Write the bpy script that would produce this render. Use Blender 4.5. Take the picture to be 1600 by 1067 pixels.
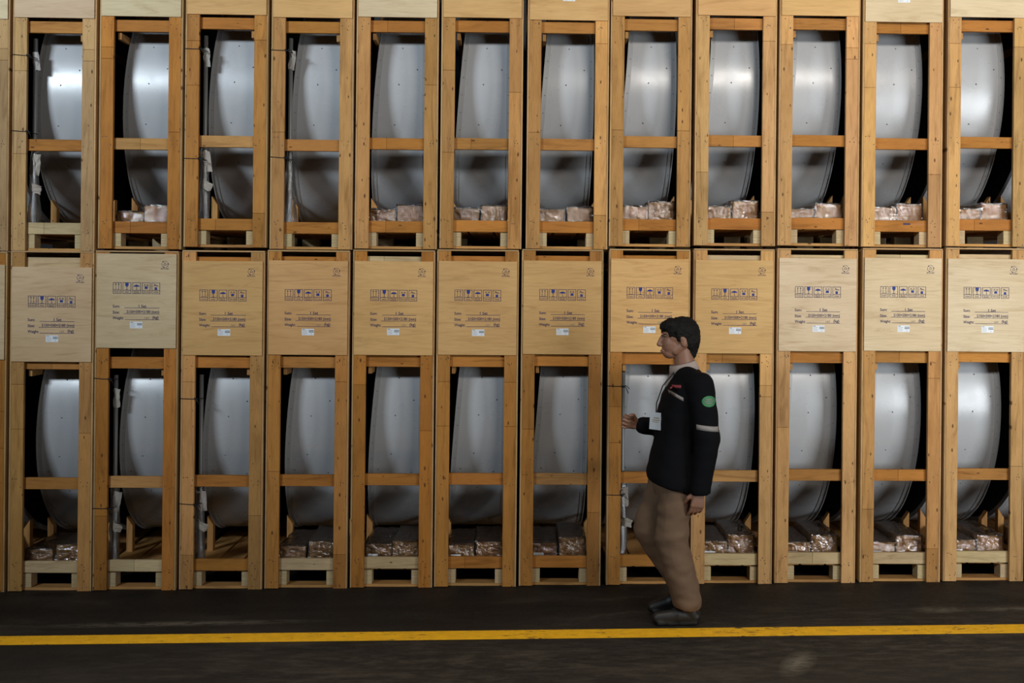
import bpy, bmesh, math, random
from mathutils import Vector, Matrix, noise
from mathutils.bvhtree import BVHTree

for o in list(bpy.data.objects):
    bpy.data.objects.remove(o)
SC = bpy.context.scene
COL = SC.collection
R = math.radians
rnd = random.Random(7)

# ------------------------------------------------------------------ camera
cam_d = bpy.data.cameras.new('camera')
cam = bpy.data.objects.new('camera', cam_d)
COL.objects.link(cam)
SC.camera = cam
F_PX = 1694.0
YAW, ROLL = R(1.4), R(0.23)
cam_d.sensor_fit = 'HORIZONTAL'
cam_d.sensor_width = 36.0
cam_d.lens = F_PX / 1600 * 36.0
cam_d.shift_x = -math.tan(YAW) * F_PX / 1600
cam_d.shift_y = -(533.5 - 448.0) / 1600
cam_d.clip_start = 0.05
cam.matrix_world = (Matrix.Translation((0, -7.0, 1.934)) @ Matrix.Rotation(-YAW, 4, 'Z')
                    @ Matrix.Rotation(R(90), 4, 'X') @ Matrix.Rotation(-ROLL, 4, 'Z'))

# ------------------------------------------------------------------ light
world = bpy.data.worlds.new('hall_air')
SC.world = world
world.use_nodes = True
bg = world.node_tree.nodes['Background']
bg.inputs[0].default_value = (0.85, 0.9, 1.0, 1)
bg.inputs[1].default_value = 0.012


def area_lamp(name, loc, aim, size, power, color, spread):
    d = bpy.data.lights.new(name, 'AREA')
    d.shape = 'RECTANGLE'
    d.size, d.size_y = size
    d.energy = power
    d.color = color
    d.spread = R(spread)
    o = bpy.data.objects.new(name, d)
    COL.objects.link(o)
    o.location = loc
    o.rotation_euler = (Vector(aim) - Vector(loc)).to_track_quat('-Z', 'Y').to_euler()
    return o


area_lamp('hall_lamp', (3.1, -7.6, 5.2), (2.6, 0, 4.6), (2.4, 0.8), 90, (1.0, 0.94, 0.86), 84)
area_lamp('hall_lamp', (-6.0, -7.6, 5.2), (-2.6, 0, 4.8), (1.8, 0.8), 152, (0.78, 0.90, 1.0), 84)
area_lamp('door_daylight', (6.8, -6.8, 1.75), (3.6, 0, 1.7), (3.2, 3.0), 76, (0.90, 0.96, 1.0), 66)
area_lamp('added_floor_fill', (0.5, -3.4, 7.0), (0.5, -2.6, 0), (8.0, 0.3), 58, (1.0, 0.92, 0.80), 40)  # fill light added to brighten the floor line, no known fixture

vs = SC.view_settings
vs.view_transform = 'Standard'
vs.look = 'None'
vs.exposure = 0.0
vs.gamma = 1.0
vs.use_curve_mapping = False

# ------------------------------------------------------------------ materials


class NT:
    def __init__(self, name):
        self.m = bpy.data.materials.new(name)
        self.m.use_nodes = True
        self.t = self.m.node_tree
        self.t.nodes.clear()
        self.out = self.n('ShaderNodeOutputMaterial')

    def n(self, kind, **kw):
        nd = self.t.nodes.new(kind)
        for k, v in kw.items():
            setattr(nd, k, v)
        return nd

    def l(self, a, b):
        self.t.links.new(a, b)

    def sock(self, s, v):
        if hasattr(v, 'is_output') or isinstance(v, bpy.types.NodeSocket):
            self.l(v, s)
        else:
            s.default_value = v

    def math(self, op, a, b=0.0, clamp=False):
        nd = self.n('ShaderNodeMath', operation=op, use_clamp=clamp)
        self.sock(nd.inputs[0], a)
        self.sock(nd.inputs[1], b)
        return nd.outputs[0]

    def vmath(self, op, a, b):
        nd = self.n('ShaderNodeVectorMath', operation=op)
        self.sock(nd.inputs[0], a)
        self.sock(nd.inputs[1], b)
        return nd.outputs[0]

    def mix(self, f, a, b, mode='MIX'):
        nd = self.n('ShaderNodeMix', data_type='RGBA', blend_type=mode)
        self.sock(nd.inputs[0], f)
        self.sock(nd.inputs[6], a)
        self.sock(nd.inputs[7], b)
        return nd.outputs[2]

    def noise(self, vec, scale, detail=4, rough=0.55, dist=0.0):
        nd = self.n('ShaderNodeTexNoise')
        if vec is not None:
            self.l(vec, nd.inputs['Vector'])
        nd.inputs['Scale'].default_value = scale
        nd.inputs['Detail'].default_value = detail
        nd.inputs['Roughness'].default_value = rough
        nd.inputs['Distortion'].default_value = dist
        return nd.outputs['Fac']

    def ramp(self, f, stops):
        nd = self.n('ShaderNodeValToRGB')
        self.sock(nd.inputs[0], f)
        els = nd.color_ramp.elements
        while len(els) < len(stops):
            els.new(0.5)
        for e, (p, c) in zip(els, stops):
            e.position = p
            e.color = c if len(c) == 4 else (*c, 1)
        return nd.outputs[0]

    def bsdf(self, color, rough=0.6, metal=0.0, coat=0.0, coat_r=0.1, spec=0.5, bump=None, bump_s=0.3, bump_d=0.002):
        b = self.n('ShaderNodeBsdfPrincipled')
        self.sock(b.inputs['Base Color'], color if not isinstance(color, tuple) else (*color, 1))
        self.sock(b.inputs['Roughness'], rough)
        b.inputs['Metallic'].default_value = metal
        b.inputs['Coat Weight'].default_value = coat
        b.inputs['Coat Roughness'].default_value = coat_r
        b.inputs['Specular IOR Level'].default_value = spec
        if bump is not None:
            bn = self.n('ShaderNodeBump')
            bn.inputs['Strength'].default_value = bump_s
            bn.inputs['Distance'].default_value = bump_d
            self.l(bump, bn.inputs['Height'])
            self.l(bn.outputs[0], b.inputs['Normal'])
            if coat:
                self.l(bn.outputs[0], b.inputs['Coat Normal'])
        self.l(b.outputs[0], self.out.inputs[0])
        return b

    def coords(self, scale, random_shift=True):
        tc = self.n('ShaderNodeTexCoord').outputs['Object']
        if random_shift:
            oi = self.n('ShaderNodeObjectInfo')
            sh = self.math('MULTIPLY', oi.outputs['Random'], 61.0)
            cx = self.n('ShaderNodeCombineXYZ')
            for i in range(3):
                self.l(sh, cx.inputs[i])
            tc = self.vmath('ADD', tc, cx.outputs[0])
        return self.vmath('MULTIPLY', tc, scale)


def wood(name, axis, knots=0.75, contrast=1.0):
    """sawn timber; the grain runs along `axis`; object colour is the tint of each board"""
    t = NT(name)
    k = {'X': (0.10, 1, 1), 'Y': (1, 0.10, 1), 'Z': (1, 1, 0.10)}[axis]
    v = t.coords(tuple(c * 10.0 for c in k))
    grain = t.noise(v, 2.2, 5, 0.6, 1.1)
    v2 = t.coords(tuple(c * 120.0 for c in k))
    fine = t.noise(v2, 1.3, 3, 0.6)
    big = t.noise(t.coords((3.0, 3.0, 3.0)), 1.0, 2)
    g = t.ramp(grain, [(0.26, (0.46, 0.40, 0.33)), (0.48, (0.96, 0.95, 0.94)), (0.74, (1.10, 1.09, 1.06))])
    f = t.ramp(fine, [(0.3, (0.86, 0.84, 0.82)), (0.6, (1.04, 1.04, 1.04))])
    b = t.ramp(big, [(0.3, (0.86, 0.82, 0.76)), (0.7, (1.06, 1.05, 1.03))])
    oi = t.n('ShaderNodeObjectInfo')
    at = t.n('ShaderNodeAttribute', attribute_name='tone')
    c = t.mix(1.0, oi.outputs['Color'], at.outputs['Color'], 'MULTIPLY')
    c = t.mix(0.75 * contrast, c, g, 'MULTIPLY')
    c = t.mix(0.8, c, f, 'MULTIPLY')
    c = t.mix(0.9, c, b, 'MULTIPLY')
    # knots and pitch pockets: elongated dark spots, a few per board
    vo = t.n('ShaderNodeTexVoronoi', feature='F1', voronoi_dimensions='2D')
    sx = t.n('ShaderNodeSeparateXYZ')
    t.l(t.coords((1, 1, 1)), sx.inputs[0])
    cx = t.n('ShaderNodeCombineXYZ')
    ia, ib = {'X': (0, 2), 'Y': (1, 0), 'Z': (2, 0)}[axis]
    t.l(t.math('MULTIPLY', sx.outputs[ia], 8.5), cx.inputs[0])
    t.l(t.math('MULTIPLY', sx.outputs[ib], 19.0), cx.inputs[1])
    t.l(cx.outputs[0], vo.inputs['Vector'])
    vo.inputs['Scale'].default_value = 1.0
    sep = t.n('ShaderNodeSeparateColor')
    t.l(vo.outputs['Color'], sep.inputs[0])
    size = t.math('MULTIPLY', sep.outputs[1], 0.15)
    spot = t.math('SUBTRACT', size, vo.outputs['Distance'])
    spot = t.math('MULTIPLY', spot, 14.0, True)
    gate = t.math('GREATER_THAN', sep.outputs[0], knots)
    spot = t.math('MULTIPLY', spot, gate)
    spot = t.math('MULTIPLY', spot, 0.85)
    c = t.mix(spot, c, (0.07, 0.028, 0.012, 1))
    t.bsdf(c, 0.68, spec=0.12, bump=grain, bump_s=0.25, bump_d=0.002)
    return t.m


def plywood(name):
    t = NT(name)
    v = t.coords((1.6, 1.6, 13.0))
    g = t.noise(v, 1.6, 6, 0.62, 1.6)
    fine = t.noise(t.coords((9.0, 9.0, 190.0)), 1.0, 3)
    big = t.noise(t.coords((1.6, 1.6, 2.4)), 1.0, 2)
    a = t.ramp(g, [(0.26, (0.74, 0.67, 0.58)), (0.46, (0.97, 0.96, 0.94)), (0.75, (1.08, 1.08, 1.08))])
    f = t.ramp(fine, [(0.3, (0.93, 0.91, 0.89)), (0.6, (1.02, 1.02, 1.02))])
    b = t.ramp(big, [(0.3, (0.90, 0.87, 0.82)), (0.7, (1.06, 1.07, 1.09))])
    oi = t.n('ShaderNodeObjectInfo')
    c = t.mix(0.85, oi.outputs['Color'], a, 'MULTIPLY')
    c = t.mix(1.0, c, f, 'MULTIPLY')
    c = t.mix(1.0, c, b, 'MULTIPLY')
    t.bsdf(c, 0.62, spec=0.18, bump=g, bump_s=0.08, bump_d=0.002)
    return t.m


def laminated(name):
    """plywood seen on edge: thin light and dark plies"""
    t = NT(name)
    tc = t.n('ShaderNodeTexCoord').outputs['Object']
    w = t.n('ShaderNodeTexWave', wave_type='BANDS', bands_direction='Z')
    t.l(tc, w.inputs['Vector'])
    w.inputs['Scale'].default_value = 30.0
    w.inputs['Distortion'].default_value = 0.6
    oi = t.n('ShaderNodeObjectInfo')
    s = t.ramp(w.outputs['Fac'], [(0.15, (0.45, 0.38, 0.30)), (0.45, (1.0, 1.0, 1.0))])
    c = t.mix(0.8, oi.outputs['Color'], s, 'MULTIPLY')
    n = t.noise(t.coords((8, 8, 40)), 2.0, 3)
    c = t.mix(0.5, c, t.ramp(n, [(0.3, (0.7, 0.66, 0.6)), (0.7, (1.1, 1.1, 1.1))]), 'MULTIPLY')
    t.bsdf(c, 0.7, spec=0.2)
    return t.m


def plain(name, color, rough=0.6, metal=0.0, bump_scale=None, bump_s=0.2, bump_d=0.002, **kw):
    t = NT(name)
    b = t.noise(t.coords((1, 1, 1), False), bump_scale, 3) if bump_scale else None
    t.bsdf(color, rough, metal, bump=b, bump_s=bump_s, bump_d=bump_d, **kw)
    return t.m


def painted_metal(name, color, rough=0.33):
    """light grey coated sheet with a faint orange-peel skin"""
    t = NT(name)
    big = t.noise(t.coords((2, 2, 2)), 1.2, 3)
    c = t.mix(0.6, (*color, 1), t.ramp(big, [(0.3, (0.90, 0.91, 0.93)), (0.7, (1.04, 1.04, 1.03))]), 'MULTIPLY')
    peel = t.noise(t.coords((1, 1, 1)), 240.0, 2)
    rr = t.ramp(t.noise(t.coords((6, 6, 6)), 1.0, 3), [(0.3, (rough - 0.04,) * 3), (0.7, (rough + 0.06,) * 3)])
    t.bsdf(c, rr, 0.0, spec=0.62, bump=peel, bump_s=0.16, bump_d=0.0012)
    return t.m


def cardboard(name):
    t = NT(name)
    n = t.noise(t.coords((1, 1, 1)), 9.0, 4)
    oi = t.n('ShaderNodeObjectInfo')
    c = t.mix(1.0, oi.outputs['Color'], t.ramp(n, [(0.3, (0.80, 0.78, 0.75)), (0.7, (1.1, 1.1, 1.1))]), 'MULTIPLY')
    t.bsdf(c, 0.8, spec=0.2)
    return t.m


def film(name, amount=0.11, rough=0.09, bscale=23.0, bdist=0.0065):
    """clear stretch film: mostly see-through, crinkled, glossy"""
    t = NT(name)
    bn = t.n('ShaderNodeBump')
    bn.inputs['Strength'].default_value = 0.9
    bn.inputs['Distance'].default_value = bdist
    nz = t.noise(t.coords((1, 1, 1.6)), bscale, 4, 0.65, 1.4)
    t.l(nz, bn.inputs['Height'])
    tr = t.n('ShaderNodeBsdfTransparent')
    tr.inputs[0].default_value = (0.95, 0.95, 0.95, 1)
    gl = t.n('ShaderNodeBsdfGlossy')
    gl.inputs['Roughness'].default_value = rough
    gl.inputs['Color'].default_value = (1, 1, 1, 1)
    t.l(bn.outputs[0], gl.inputs['Normal'])
    df = t.n('ShaderNodeBsdfDiffuse')
    df.inputs[0].default_value = (0.8, 0.8, 0.8, 1)
    fr = t.n('ShaderNodeFresnel')
    fr.inputs['IOR'].default_value = 1.5
    t.l(bn.outputs[0], fr.inputs['Normal'])
    fac = t.math('ADD', fr.outputs[0], amount, True)
    mx = t.n('ShaderNodeMixShader')
    t.l(fac, mx.inputs[0])
    t.l(tr.outputs[0], mx.inputs[1])
    t.l(gl.outputs[0], mx.inputs[2])
    m2 = t.n('ShaderNodeMixShader')
    m2.inputs[0].default_value = 0.005
    t.l(mx.outputs[0], m2.inputs[1])
    t.l(df.outputs[0], m2.inputs[2])
    t.l(m2.outputs[0], t.out.inputs[0])
    return t.m


def fabric(name, color, scale=320.0, rough=0.9):
    t = NT(name)
    n = t.noise(t.coords((1, 1, 1), False), 6.0, 4)
    w = t.noise(t.coords((1, 1, 1), False), scale, 2)
    c = t.mix(1.0, (*color, 1), t.ramp(n, [(0.3, (0.82, 0.82, 0.82)), (0.7, (1.12, 1.12, 1.12))]), 'MULTIPLY')
    t.bsdf(c, rough, spec=0.15, bump=w, bump_s=0.3, bump_d=0.001)
    return t.m


def floor_material():
    t = NT('worn_dark_floor')
    tc = t.n('ShaderNodeTexCoord').outputs['Object']
    a = t.noise(t.vmath('MULTIPLY', tc, (0.7, 2.2, 1)), 1.2, 6, 0.62, 0.6)
    b = t.noise(tc, 26.0, 4, 0.7)
    c = t.ramp(a, [(0.32, (0.007, 0.0058, 0.0048)), (0.52, (0.014, 0.0114, 0.0092)), (0.72, (0.036, 0.029, 0.0225))])
    c = t.mix(0.6, c, t.ramp(b, [(0.3, (0.65, 0.65, 0.65)), (0.7, (1.3, 1.3, 1.3))]), 'MULTIPLY')
    # darker lane along the crates and worn pale scuffs
    sp = t.n('ShaderNodeSeparateXYZ')
    t.l(tc, sp.inputs[0])

    def blob(cx, cy, rx, ry, ang, scale, lo, hi):
        m = t.n('ShaderNodeMapping')
        m.vector_type = 'TEXTURE'
        m.inputs['Location'].default_value = (cx, cy, 0)
        m.inputs['Rotation'].default_value = (0, 0, ang)
        m.inputs['Scale'].default_value = (rx, ry, 1)
        t.l(tc, m.inputs['Vector'])
        ln = t.n('ShaderNodeVectorMath', operation='LENGTH')
        t.l(m.outputs[0], ln.inputs[0])
        f = t.math('SUBTRACT', 1.0, ln.outputs['Value'], True)
        nz = t.noise(t.vmath('MULTIPLY', tc, (scale, scale * 3, 1)), 1.0, 5, 0.7)
        g = t.ramp(nz, [(lo, (0, 0, 0)), (hi, (1, 1, 1))])
        return t.math('MULTIPLY', f, g)
    lane = t.math('SUBTRACT', sp.outputs['Y'], -0.45)
    lane = t.math('ABSOLUTE', lane)
    lane = t.math('SUBTRACT', 1.0, t.math('MULTIPLY', lane, 11.0), True)
    lane = t.math('MULTIPLY', lane, t.ramp(a, [(0.35, (0.2, 0.2, 0.2)), (0.6, (0.8, 0.8, 0.8))]))
    c = t.mix(lane, c, (0.004, 0.0035, 0.003, 1))
    for cx, cy, rx, ry, ang, s, lo, hi, amt in [
            (-1.95, -0.70, 0.95, 0.06, 0.03, 9, 0.38, 0.52, 0.9), (-3.0, -0.71, 0.3, 0.03, 0, 9, 0.4, 0.6, 0.4),
            (1.46, -1.47, 0.09, 0.24, -0.5, 14, 0.36, 0.5, 1.0), (2.55, -0.60, 0.2, 0.08, 0, 12, 0.38, 0.52, 0.9),
            (2.98, -0.60, 0.34, 0.06, 0, 12, 0.38, 0.52, 0.9), (0.62, -0.30, 0.35, 0.05, 0.25, 9, 0.42, 0.6, 0.3),
            (0.60, -0.62, 0.3, 0.05, 0.3, 9, 0.42, 0.6, 0.3), (-0.2, -1.4, 2.6, 0.7, 0, 5, 0.46, 0.7, 0.35),
            (2.2, -1.1, 2.4, 0.9, 0, 6, 0.46, 0.7, 0.40)]:
        f = t.math('MULTIPLY', blob(cx, cy, rx, ry, ang, s, lo, hi), amt)
        c = t.mix(f, c, (0.13, 0.115, 0.088, 1))
    t.bsdf(c, t.ramp(b, [(0.3, (0.55,) * 3), (0.7, (0.8,) * 3)]), spec=0.3, bump=b, bump_s=0.25, bump_d=0.003)
    return t.m


def line_material():
    t = NT('worn_yellow_paint')
    tc = t.n('ShaderNodeTexCoord').outputs['Object']
    n = t.noise(t.vmath('MULTIPLY', tc, (5, 22, 1)), 2.0, 7, 0.75, 0.7)
    gap = t.ramp(t.noise(t.vmath('MULTIPLY', tc, (1.1, 1, 1)), 1.0, 3), [(0.45, (0, 0, 0)), (0.7, (1, 1, 1))])
    w = t.ramp(t.math('ADD', n, t.math('MULTIPLY', gap, 0.10)), [(0.60, (0, 0, 0)), (0.66, (1, 1, 1))])
    d = t.noise(tc, 14.0, 5, 0.7)
    y = t.ramp(d, [(0.3, (0.75, 0.385, 0.010)), (0.7, (0.97, 0.52, 0.014))])
    c = t.mix(w, y, (0.03, 0.025, 0.02, 1))
    t.bsdf(c, 0.6, spec=0.3)
    return t.m


M = {
    'wood_v': wood('sawn_wood_upright', 'Z', 0.5),
    'wood_h': wood('sawn_wood_level', 'X', 0.78),
    'wood_y': wood('sawn_wood_lengthwise', 'Y', 0.85),
    'ply': plywood('plywood_face'),
    'lam': laminated('laminated_block'),
    'drum': painted_metal('grey_drum_paint', (0.45, 0.455, 0.465), 0.28),
    'rim': painted_metal('grey_rim_paint', (0.36, 0.36, 0.36), 0.4),
    'rivet': plain('rivet_steel', (0.16, 0.16, 0.17), 0.45, 0.8),
    'nail': plain('nail_head', (0.035, 0.02, 0.012), 0.6, 0.2),
    'navy': plain('navy_print', (0.035, 0.022, 0.075), 0.7),
    'blue': plain('blue_print', (0.012, 0.03, 0.20), 0.7),
    'faint': plain('faint_pencil', (0.30, 0.22, 0.14), 0.8),
    'redfaint': plain('faint_red_ink', (0.42, 0.18, 0.11), 0.8),
    'paper': plain('white_sticker', (0.72, 0.74, 0.76), 0.5),
    'black': plain('black_ink', (0.02, 0.02, 0.022), 0.6),
    'card': cardboard('brown_cardboard'),
    'film': film('clear_wrap'),
    'bubble': film('bubble_wrap', 0.22, 0.18, 60.0, 0.004),
    'pipe': plain('galvanised_pipe', (0.30, 0.30, 0.29), 0.55, 0.5, 30.0, 0.1),
    'wire': plain('black_wire', (0.012, 0.010, 0.010), 0.5, 0.3),
    'floor': floor_material(),
    'line': line_material(),
    'wall': plain('dark_hall_wall', (0.02, 0.02, 0.021), 0.85, 0, 3.0),
}

# ------------------------------------------------------------------ mesh helpers


class MB:
    def __init__(self):
        self.v, self.f, self.mi, self.tone = [], [], [], []

    def add(self, verts, faces, mi=0, tone=1.0):
        b = len(self.v)
        self.v += [tuple(p) for p in verts]
        for f in faces:
            self.f.append(tuple(i + b for i in f))
            self.mi.append(mi)
            self.tone.append(tone)

    def box(self, x0, x1, y0, y1, z0, z1, ch=0.0, mi=0, tone=1.0):
        if ch <= 0:
            vs_ = [(x, y, z) for z in (z0, z1) for y in (y0, y1) for x in (x0, x1)]
            self.add(vs_, [(0, 2, 3, 1), (4, 5, 7, 6), (0, 1, 5, 4), (2, 6, 7, 3), (0, 4, 6, 2), (1, 3, 7, 5)], mi, tone)
            return
        vs_, idx = [], {}
        X, Y, Z = (x0, x1), (y0, y1), (z0, z1)
        for i in (0, 1):
            for j in (0, 1):
                for k in (0, 1):
                    s = (1 if i == 0 else -1, 1 if j == 0 else -1, 1 if k == 0 else -1)
                    for a in range(3):
                        p = [X[i] + s[0] * ch, Y[j] + s[1] * ch, Z[k] + s[2] * ch]
                        p[a] = (X[i], Y[j], Z[k])[a]
                        idx[(i, j, k, a)] = len(vs_)
                        vs_.append(tuple(p))
        fs = []
        for a in range(3):
            for s in (0, 1):
                b_, c_ = (a + 1) % 3, (a + 2) % 3
                q = []
                for (m, n_) in ((0, 0), (1, 0), (1, 1), (0, 1)):
                    k = [0, 0, 0]
                    k[a], k[b_], k[c_] = s, m, n_
                    q.append(idx[(*k, a)])
                fs.append(tuple(q if s else q[::-1]))
        for a in range(3):
            b_, c_ = (a + 1) % 3, (a + 2) % 3
            for m in (0, 1):
                for n_ in (0, 1):
                    k0, k1 = [0] * 3, [0] * 3
                    k0[a], k1[a] = 0, 1
                    k0[b_] = k1[b_] = m
                    k0[c_] = k1[c_] = n_
                    q = [idx[(*k0, b_)], idx[(*k1, b_)], idx[(*k1, c_)], idx[(*k0, c_)]]
                    fs.append(tuple(q if (m ^ n_) else q[::-1]))
        for i in (0, 1):
            for j in (0, 1):
                for k in (0, 1):
                    q = (idx[(i, j, k, 0)], idx[(i, j, k, 1)], idx[(i, j, k, 2)])
                    fs.append(q if (i + j + k) % 2 else q[::-1])
        self.add(vs_, fs, mi, tone)

    def tube(self, pts, r, n=6, mi=0, caps=True):
        pts = [Vector(p) for p in pts]
        rs = r if isinstance(r, (list, tuple)) else [r] * len(pts)
        rings, up = [], None
        for i, p in enumerate(pts):
            d = (pts[min(i + 1, len(pts) - 1)] - pts[max(i - 1, 0)]).normalized()
            if up is None:
                up = Vector((0, 0, 1)) if abs(d.z) < 0.9 else Vector((1, 0, 0))
            a = d.cross(up).normalized()
            up = a.cross(d).normalized()
            rings.append([p + (a * math.cos(q) + up * math.sin(q)) * rs[i] for q in [2 * math.pi * k / n for k in range(n)]])
        vs_ = [v for ring in rings for v in ring]
        fs = []
        for i in range(len(rings) - 1):
            for k in range(n):
                fs.append((i * n + k, i * n + (k + 1) % n, (i + 1) * n + (k + 1) % n, (i + 1) * n + k))
        if caps:
            fs.append(tuple(range(n))[::-1])
            fs.append(tuple((len(rings) - 1) * n + k for k in range(n)))
        self.add(vs_, fs, mi)

    def flat(self, pts, y, mi=0):
        """a flat polygon in the XZ plane facing -Y"""
        self.add([(x, y, z) for x, z in pts], [tuple(range(len(pts)))], mi)

    def rect(self, x0, z0, x1, z1, y, mi=0):
        self.flat([(x0, z0), (x1, z0), (x1, z1), (x0, z1)], y, mi)

    def stroke(self, a, b, w, y, mi=0):
        a, b = Vector(a), Vector(b)
        d = (b - a).normalized()
        n = Vector((-d.y, d.x)) * w * 0.5
        self.flat([a - n, b - n, b + n, a + n], y, mi)

    def mesh(self, name, smooth=False, mats=(), weld=False):
        me = bpy.data.meshes.new(name)
        me.from_pydata(self.v, [], self.f)
        for m in mats:
            me.materials.append(m)
        me.polygons.foreach_set('material_index', self.mi)
        at = me.attributes.new('tone', 'FLOAT_COLOR', 'CORNER')
        cols = []
        for p, tn in zip(me.polygons, self.tone):
            q = tn if isinstance(tn, tuple) else (tn, tn, tn)
            cols += list((*q, 1.0)) * len(p.vertices)
        at.data.foreach_set('color', cols)
        if smooth:
            me.polygons.foreach_set('use_smooth', [True] * len(me.polygons))
        me.update()
        return me


def obj(name, mesh, parent=None, tint=None):
    o = bpy.data.objects.new(name, mesh)
    COL.objects.link(o)
    if parent is not None:
        o.parent = parent
    if tint:
        o.color = (*tint, 1)
    return o


def empty(name, loc, lean=0.0):
    o = bpy.data.objects.new(name, None)
    COL.objects.link(o)
    o.location = loc
    o.rotation_euler = (0, lean, 0)
    o.empty_display_size = 0.1
    return o


def tag(o, label, cat, group=None, kind=None):
    o['label'] = label
    o['category'] = cat
    if group:
        o['group'] = group
    if kind:
        o['kind'] = kind
    return o


def structure(o, label):
    o['kind'] = 'structure'
    o['label'] = label
    return o


# ------------------------------------------------------------------ the hall
b = MB()
b.box(-9, 9, -11, 3.4, -0.1, 0.0)
structure(obj('floor', b.mesh('floor', mats=[M['floor']])), 'dark worn hall floor with scuffs in front of the crates')
b = MB()
b.box(-9, 9, 3.4, 3.55, 0.0, 6.5)
structure(obj('wall_back', b.mesh('wall_back', mats=[M['wall']])), 'dark wall behind the stacked crates')
b = MB()
for i in range(36):
    x0, x1 = -9 + i * 0.5, -8.5 + i * 0.5
    b.add([(x0, -1.045, 0.0005), (x1, -1.045, 0.0005), (x1, -0.895, 0.0005), (x0, -0.895, 0.0005),
           (x0, -1.045, 0.002), (x1, -1.045, 0.002), (x1, -0.895, 0.002), (x0, -0.895, 0.002)],
          [(4, 5, 6, 7), (0, 1, 5, 4), (2, 3, 7, 6)])
tag(obj('floor_line', b.mesh('floor_line', mats=[M['line']])), 'worn yellow painted stripe along the dark floor', 'floor line')

# ------------------------------------------------------------------ crate parts
W2 = 0.2525          # half width over the posts
PW = 0.078           # post width
LEAN = R(0.8)
DEPTH = 2.12
GOLD = (0.45, 0.208, 0.056)
AMBER = (0.46, 0.192, 0.042)
HONEY = (0.51, 0.272, 0.098)
TAN = (0.50, 0.315, 0.15)
PALE = (0.60, 0.46, 0.26)


def vary(c, r, a=0.12):
    k = 1 + r.uniform(-a, a)
    return tuple(max(0, q * k * (1 + r.uniform(-0.03, 0.03))) for q in c)


def post_mesh(seed):
    """upright board made of two or three lengths butted end to end"""
    r = random.Random(seed)
    m = MB()
    n = r.choice([1, 2, 2, 3, 3])
    cuts = sorted(r.uniform(0.2, 1.4) for _ in range(n - 1))
    zs = [0.0] + cuts + [2.165]
    base = r.uniform(0.94, 1.06)
    for a, c in zip(zs[:-1], zs[1:]):
        k = base * r.uniform(0.80, 1.14)
        w = r.uniform(-0.02, 0.09)
        tone = (k * (1 + w * 0.3), k, k * (1 - w * 1.5))
        m.box(-PW / 2, PW / 2, 0.0, 0.025, a + 0.0006, c - 0.0006, 0.0018, tone=tone)
    return m.mesh('post', mats=[M['wood_v']])


POSTS = [post_mesh(100 + i) for i in range(12)]


def bar_mesh(seed):
    r = random.Random(seed)
    m = MB()
    h = 0.037
    if seed % 3 == 0:
        x = r.uniform(-0.08, 0.1)
        for a, c in ((-0.245, x), (x, 0.245)):
            m.box(a + 0.0004, c - 0.0004, 0, 0.025, -h, h, 0.0016, tone=r.uniform(0.85, 1.12))
    else:
        m.box(-0.245, 0.245, 0, 0.025, -h, h, 0.0016, tone=r.uniform(0.92, 1.08))
    return m.mesh('crossbar', mats=[M['wood_h']])


BARS = [bar_mesh(200 + i) for i in range(7)]

m = MB()
m.box(-0.0055, 0.0055, 0.0, 0.10, 0.0, 2.165, 0.0012)
BATTEN = m.mesh('side_batten', mats=[M['wood_v']])
m = MB()
m.box(-W2, W2, -0.009, 0.0, 0.0, 0.604, 0.0008)
PANEL = m.mesh('front_panel', mats=[M['ply']])
m = MB()
m.box(-0.06, 0.06, 0.0, 0.09, 0.0, 0.088, 0.001)
BLOCK = m.mesh('pallet_block', mats=[M['lam']])
m = MB()
m.box(-0.245, 0.245, 0.0, 0.10, 0.0, 0.017, 0.001)
BASEBOARD = m.mesh('bottom_board', mats=[M['wood_h']])
m = MB()
m.box(-0.075, 0.075, 0.0, DEPTH - 0.06, 0.0, 0.02, 0.001)
DECK = m.mesh('deck_board', mats=[M['wood_y']])
m = MB()
m.box(-0.262, 0.262, 0.0, DEPTH, 0.0, 0.009, 0.001)
COVER = m.mesh('top_cover', mats=[M['ply']])
m = MB()
m.box(-0.011, 0.011, 0.0, DEPTH - 0.1, 0.0, 0.045, 0.001)
RUNNER = m.mesh('top_runner', mats=[M['wood_y']])
m = MB()
m.add([(-0.02, 0, 0), (0.02, 0, 0), (0.02, 0.05, 0), (-0.02, 0.05, 0),
       (-0.02, 0, 0.24), (0.02, 0, 0.18), (0.02, 0.05, 0.18), (-0.02, 0.05, 0.24)],
      [(0, 3, 2, 1), (4, 5, 6, 7), (0, 1, 5, 4), (1, 2, 6, 5), (2, 3, 7, 6), (3, 0, 4, 7)])
CHOCK = m.mesh('drum_chock', mats=[M['wood_v']])


def nails_mesh(seed):
    r = random.Random(seed)
    m = MB()
    for s in (-1, 1):
        for zc, n in ((0.04, 3), (0.15, 4), (0.685, 4), (1.445, 4), (2.1, 3)):
            for _ in range(n):
                x = s * (W2 - PW / 2) + r.uniform(-0.028, 0.028)
                z = zc + r.uniform(-0.036, 0.036)
                rr = r.uniform(0.0024, 0.0040)
                m.flat([(x + rr * math.cos(q), z + rr * math.sin(q)) for q in [k * math.pi / 3 for k in range(6)]], -0.0006)
    return m.mesh('nails', mats=[M['nail']])


NAILS = [nails_mesh(300 + i) for i in range(5)]

# ------------------------------------------------------------------ the print on the plywood fronts
PY = -0.0096


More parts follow.
